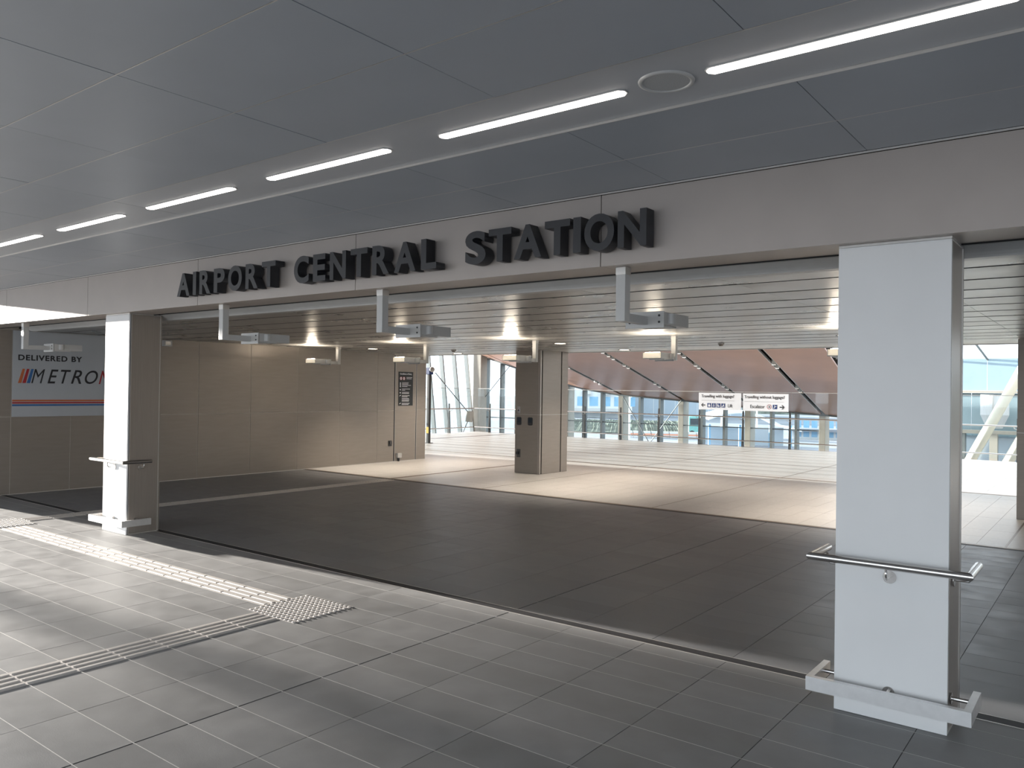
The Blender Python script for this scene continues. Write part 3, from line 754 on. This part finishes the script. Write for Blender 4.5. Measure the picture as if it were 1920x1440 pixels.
for a, b in zip(mx, mx[1:]):
    pane(w1, ((a+.05, FY, -4.5), (b-.05, FY, -4.5), (b-.05, FY, evz(b)-.03), (a+.05, FY, evz(a)-.03)))
    for z in (.32, -1.9, -3.4): obj('transom', box(a+.05, b-.05, FY-.04, FY+.04, z-.02, z+.02), MULL, w1)
def rod(par, a, b, r=.02): obj('brace_rod', sweep([a, b], circ(r, 8)), MULL, par)
rod(w1, (-17.9, FY-.3, 1.5), (-16.5, FY-.3, -.6)); rod(w1, (-15.05, FY-.3, 1.4), (-16.6, FY-.3, -.6))
rod(w1, (-24.39, FY-.3, 2.95), (-26.13, FY-.3, 1.2))
# right-hand part of the far glazing under open sky
w3 = struct('window_3', box(XR, 9, FY-.1, FY+.1, .46, .58), TAN, 'low glazing with blue panels right of the white column', 'glazing')
xm = [XR, -6.4, -5.4, -4.4, -3.49, -2.5, -1.5, -.5, .5, 9]
for x in xm[1:-1]:
    tn = abs(x+3.49) < .01 or abs(x+6.4) < .01
    obj('mullion', box(x-(.12 if tn else .05), x+(.12 if tn else .05), FY-.08, FY+.25, -4.6, .46), TAN if tn else MULL, w3)
for a, b in zip(xm, xm[1:]): pane(w3, ((a+.05, FY, -4.5), (b-.05, FY, -4.5), (b-.05, FY, .45), (a+.05, FY, .45)))
YB = 34.0
bj = [-7.2, -5.57, -3.925, -2.28, -.63, 1.0, 9]
for a, b in zip(bj, bj[1:]):
    obj('blue_panel', box(a, b-.015, YB, YB+.06, 1.97, 3.10), SPANB, w3)
    obj('teal_panel', box(a-.5, b-.515, YB, YB+.06, .30, 1.88), SPANT, w3)
obj('ledge', box(-7.6, 9, YB-.12, YB+.06, 1.885, 1.96), TAN, w3)
obj('roof_beam', box(-7.2, 9, YB, YB+.12, 3.105, 3.16), SPANB, w3)
for x in bj[1:-1]: rod(w3, (x, YB, 3.12), (x-.35, 23.2, 5.1), .04)
obj('shade_wall', box(-7.6, 9, YB+.1, YB+.3, -4.6, .3), PALEB, w3)
# cream diagonal tubes
for i, (x0, lab) in enumerate(((-3.9, 'cream diagonal steel tube beside the right grey column'), (-2.85, 'second cream diagonal tube half hidden by the right grey column'))):
    t = thing('diagonal_tube', lab, 'steel tube', (x0, 30.0, -.29))
    d = Vector((1.25, 0, 2.62))
    obj('tube', sweep([tuple(-d*1.6), tuple(d*2.2)], circ(.16, 24)), CREAM, t, smooth=True)
    obj('base_plate', box(-2.4, -1.6, -.25, .25, -4.3, -4.15), CREAM, t)
t = thing('white_tank', 'white rounded structure seen through glass behind the diagonal tube', 'structure', (-3.6, 33.2, .6))
bm = bmesh.new(); cyl(bm, (0, 0, .5), .45, .72, 2, 24); cyl(bm, (0, 0, .02), .25, .48, 2, 24, .45); obj('shell', bm, PALEW, t)
obj('rib', box(-.02, .02, -.47, -.44, .5, 1.2), TRIM, t)

# left glazing, leaning outward
LXB = -26.5
def lx(z): return LXB-.13*z
w2 = struct('window_2', box(LXB-.15, LXB+.15, 14.5, FY, -1.9, -1.6), MULL, 'leaning glazed wall at the left of the hall', 'glazing')
ml = [31.28-.95*k for k in range(18)]
for i, y in enumerate(ml):
    z0, z1 = -1.6, 7.0
    hw, dp = (.035, .12)
    bm = bmesh.new()
    v = [bm.verts.new((lx(z)+a, y+b, z)) for z in (z0, z1) for a, b in ((-dp, -hw), (dp, -hw), (dp, hw), (-dp, hw))]
    for f in ((0, 1, 2, 3), (4, 5, 6, 7), (0, 1, 5, 4), (1, 2, 6, 5), (2, 3, 7, 6), (3, 0, 4, 7)): bm.faces.new([v[k] for k in f])
    obj('mullion', bm, MULL, w2)
    if i < len(ml)-1:
        y2 = ml[i+1]
        pane(w2, ((lx(z0), y-.03, z0), (lx(z0), y2+.03, z0), (lx(z1), y2+.03, z1), (lx(z1), y-.03, z1)))
obj('steel_column', box(-26.45, -25.95, 31.3, 31.8, -4.6, 6.0, bev=.01), TAN, w2)
rod(w2, (-26.3, 28.29, 2.52), (-26.1, 30.5, .61), .025); rod(w2, (-26.1, 30.5, .13), (-26.1, 30.1, -.5), .025)
obj('gusset', prism([(30.35, .12), (30.85, .08), (30.95, .62), (30.45, .66)], 0, -26.13, -26.09), TAN, w2)

# post with camera next to the wall end
t = thing('camera_post', 'dark post with white dome camera beyond the left wall end', 'camera post', (-17.65, 18.7, 0))
obj('pole', box(-.05, .05, -.05, .05, 0, 2.25, bev=.008), POST, t)
obj('head', box(-.09, .10, -.09, .09, 2.2, 2.42, bev=.02), NAVY, t)
bm = bmesh.new(); bmesh.ops.create_uvsphere(bm, u_segments=20, v_segments=12, radius=.085, matrix=Matrix.Translation((.14, -.02, 2.36))); obj('dome', bm, WPAINT, t, smooth=True)
obj('tag', box(-.055, .055, -.056, -.05, .32, .52), YEL, t); obj('base_plate', box(-.11, .11, -.11, .11, 0, .015), POST, t)

# ================================================================ OUTSIDE, FAR AWAY
def P2(px, py, dist):
    """world point seen at a photo pixel, at a horizontal distance"""
    d = fwd+CR*((px-960)/FPX)-CU*((py-720)/FPX); k = dist/math.hypot(d.x, d.y); return CP+d*k
def far_box(name, label, cat, px0, px1, pyt, dist, depth, mat, z0=-4.6, group=None):
    a = P2(px0, pyt, dist); b = P2(px1, pyt, dist); c = (a+b)/2; w = (b-a).length
    t = thing(name, label, cat, (c.x, c.y, z0), math.atan2(b.y-a.y, b.x-a.x), group)
    obj('body', box(-w/2, w/2, 0, depth, 0, max(.4, c.z-z0)), mat, t); return t, w, c.z-z0
t, w, h = far_box('building', 'pale blue flat building outside behind the steel mullions', 'building', 1186, 1392, 690, 210, 30, PALEB)
for i in range(9): obj('wall_joint', box(-w/2+(i+1)*w/10-.08, -w/2+(i+1)*w/10+.08, -.05, 0, 0, h), PALEW, t)
obj('parapet', box(-w/2-.3, w/2+.3, -.4, 30, h, h+.6), PALEW, t)
t, w, h = far_box('building', 'pale white building outside at the far left of the glazing', 'building', 1030, 1176, 660, 190, 30, PALEW)
for i in range(4): obj('wall_lamp', box(-w/2+3+i*5, -w/2+5+i*5, -1.2, 0, 5.6, 6.3), TRIM, t)
obj('canopy_band', box(-w/2, w/2, -3, 0, 1.6, 2.3), WPAINT, t)
for i in range(7): obj('window', box(-w/2+1+i*2.9, -w/2+3+i*2.9, -.06, 0, 2.8, 5.0), BLUEG, t)
# scrub bank
a = P2(1000, 806, 122); b_ = P2(1330, 806, 122); L = (b_-a).length; c = (a+b_)/2
bm = bmesh.new(); nx, ny = 160, 6
gv = [[bm.verts.new((-L/2+L*i/nx, j*6, (.1 if j == 0 else 0)+1.0*math.sin(min(1, j/3)*math.pi/2)*(j > 0)+random.uniform(-.1, .12)*(j > 0))) for j in range(ny)] for i in range(nx+1)]
for i in range(nx):
    for j in range(ny-1): bm.faces.new((gv[i][j], gv[i+1][j], gv[i+1][j+1], gv[i][j+1]))
t = obj('scrub_bank', bm, GREEN, None, (c.x, c.y, -4.6), (0, 0, math.atan2(b_.y-a.y, b_.x-a.x))); tag(t, 'dark green scrub bank outside behind the barriers', 'vegetation', kind='stuff')
a = P2(1300, 790, 260); b_ = P2(1620, 790, 260); L = (b_-a).length; c = (a+b_)/2
t = thing('embankment', 'grassy embankment with parked cars outside at the right', 'embankment', (c.x, c.y, -4.6), math.atan2(b_.y-a.y, b_.x-a.x))
obj('slope', prism([(0, 0), (10, 0), (10, -4.6+9.2), (4, -4.6+9.2-.4)], 0, -L/2, L/2), GREEN, t); obj('deck', box(-L/2, L/2, 10, 30, 0, 4.6), GROUND, t)
ZD = 0.0
# barriers
ORD = ('leftmost', 'second', 'third', 'fourth', 'fifth', 'sixth', 'seventh', 'eighth', 'rightmost')
for i in range(9):
    px = 1178+i*17; q = P2(px, 826, 112)
    t = thing('road_barrier', ORD[i]+' white and orange barrier block in the road barrier row outside', 'barrier', (q.x, q.y, -4.6), YAW, 'row of road barriers')
    obj('block', box(-.55, .55, -.25, .25, 0, .9, bev=.05), PALEW, t); obj('band', box(-.56, .56, -.26, .26, .35, .6), PINK, t)
# truck
q = P2(1298, 820, 118)
t = thing('truck', 'small teal and white truck parked outside beside the barriers', 'truck', (q.x, q.y, -4.6), YAW+.2)
obj('cab', box(-1.0, 1.0, -1, 1, .5, 2.9, bev=.15), TEALP, t); obj('bed', box(1.05, 4.2, -1, 1, .6, 1.5, bev=.05), CARW, t)
obj('windscreen', box(-.8, .8, -1.02, -1.0, 1.7, 2.6), CARG, t)
for x in (-.5, 1.8, 3.4):
    bm = bmesh.new(); cyl(bm, (x, -1.02, .45), .45, .3, 1, 18); obj('wheel', bm, RUBBER, t)
# curved shelter
q = P2(1405, 815, 98)
t = thing('shelter', 'white curved roof shelter on the road outside', 'shelter', (q.x, q.y, -4.6), YAW)
bm = bmesh.new(); n = 20; A_ = []; 
for i in range(n+1):
    u = i/n; x = -5.2+10.8*u; z = 3.0+1.15*math.sin(math.pi*min(1, u*1.15+.05))-1.5*u*u*.7
    A_.append([bm.verts.new((x, y, z+dz)) for y, dz in ((-1.6, 0), (3.2, .25), (3.2, .45), (-1.6, .18))])
for p0, p1 in zip(A_, A_[1:]):
    for i in range(4): bm.faces.new((p0[i], p0[(i+1) % 4], p1[(i+1) % 4], p1[i]))
bm.faces.new(A_[0]); bm.faces.new(A_[-1][::-1]); obj('roof', bm, CARW, t)
for x in (-4.6, -1, 2.6, 5.0): obj('support', box(x-.12, x+.12, .3, .6, 0, 2.6), BLUEG, t)
obj('back_screen', box(-4.6, 5, 2.9, 3.0, 0, 2.2), PALEB, t)
# lamp posts
for px, d, hh, lab in ((1353, 120, 9, 'tall white lamp post outside beside the luggage sign'), (1419, 130, 7, 'thin white lamp post outside behind the right luggage sign'), (1180, 108, 8, 'white lamp post outside in front of the pale building')):
    q = P2(px, 800, d); t = thing('lamp_post', lab, 'lamp post', (q.x, q.y, -4.6))
    bm = bmesh.new(); cyl(bm, (0, 0, 0), .16, hh, 2, 12, .10); obj('pole', bm, CARW, t); obj('head', box(-.2, 1.4, -.15, .15, hh, hh+.15), CARW, t)
# cars
def car(px, dist, z, label, rz):
    q = P2(px, 780, dist); t = thing('car', label, 'car', (q.x, q.y, z), rz, 'parked cars outside')
    side = [(-2.2, .35), (2.2, .35), (2.25, .8), (1.5, .95), (.9, 1.42), (-1.2, 1.45), (-2.0, 1.0), (-2.25, .8)]
    obj('body', prism(side, 1, -.85, .85), CARW, t)
    obj('windows', prism([(-1.75, .98), (1.35, .96), (.82, 1.36), (-1.15, 1.38)], 1, -.86, .86), CARG, t)
    for x in (-1.35, 1.35):
        for y in (-.87, .67):
            bm = bmesh.new(); cyl(bm, (x, y, .32), .32, .2, 1, 16); obj('wheel', bm, RUBBER, t)
car(1386, 262, ZD, 'white car on the embankment under the left luggage sign', YAW+.15)
car(1432, 262, ZD, 'white car on the embankment under the right luggage sign', YAW+.1)
car(1476, 262, ZD, 'white car on the embankment left of the dark post', YAW)
# blue glass building low on the right
t, w, h = far_box('building', 'low blue glazed building outside left of the white column', 'building', 1486, 1640, 810, 120, 12, PALEW)
for i in range(10):
    for j in range(2): obj('window', box(-w/2+.4+i*w/10, -w/2+.4+i*w/10+w/14, -.06, 0, .3+j*1.3, 1.3+j*1.3), BLUEG, t)
obj('roof_band', box(-w/2-.5, w/2+.5, -1.2, 12, h, h+.35), GROUND, t)
t, w, h = far_box('building', 'blue windowed building outside seen in the right hand gap', 'building', 1770, 1960, 805, 90, 12, PALEB)
for i in range(10): obj('window', box(-w/2+.3+i*w/10, -w/2+.3+i*w/10+w/13, -.06, 0, .8, 3.0), BLUEG, t)
obj('roof_band', box(-w/2-.5, w/2+.5, -1, 12, h, h+.3), GROUND, t)
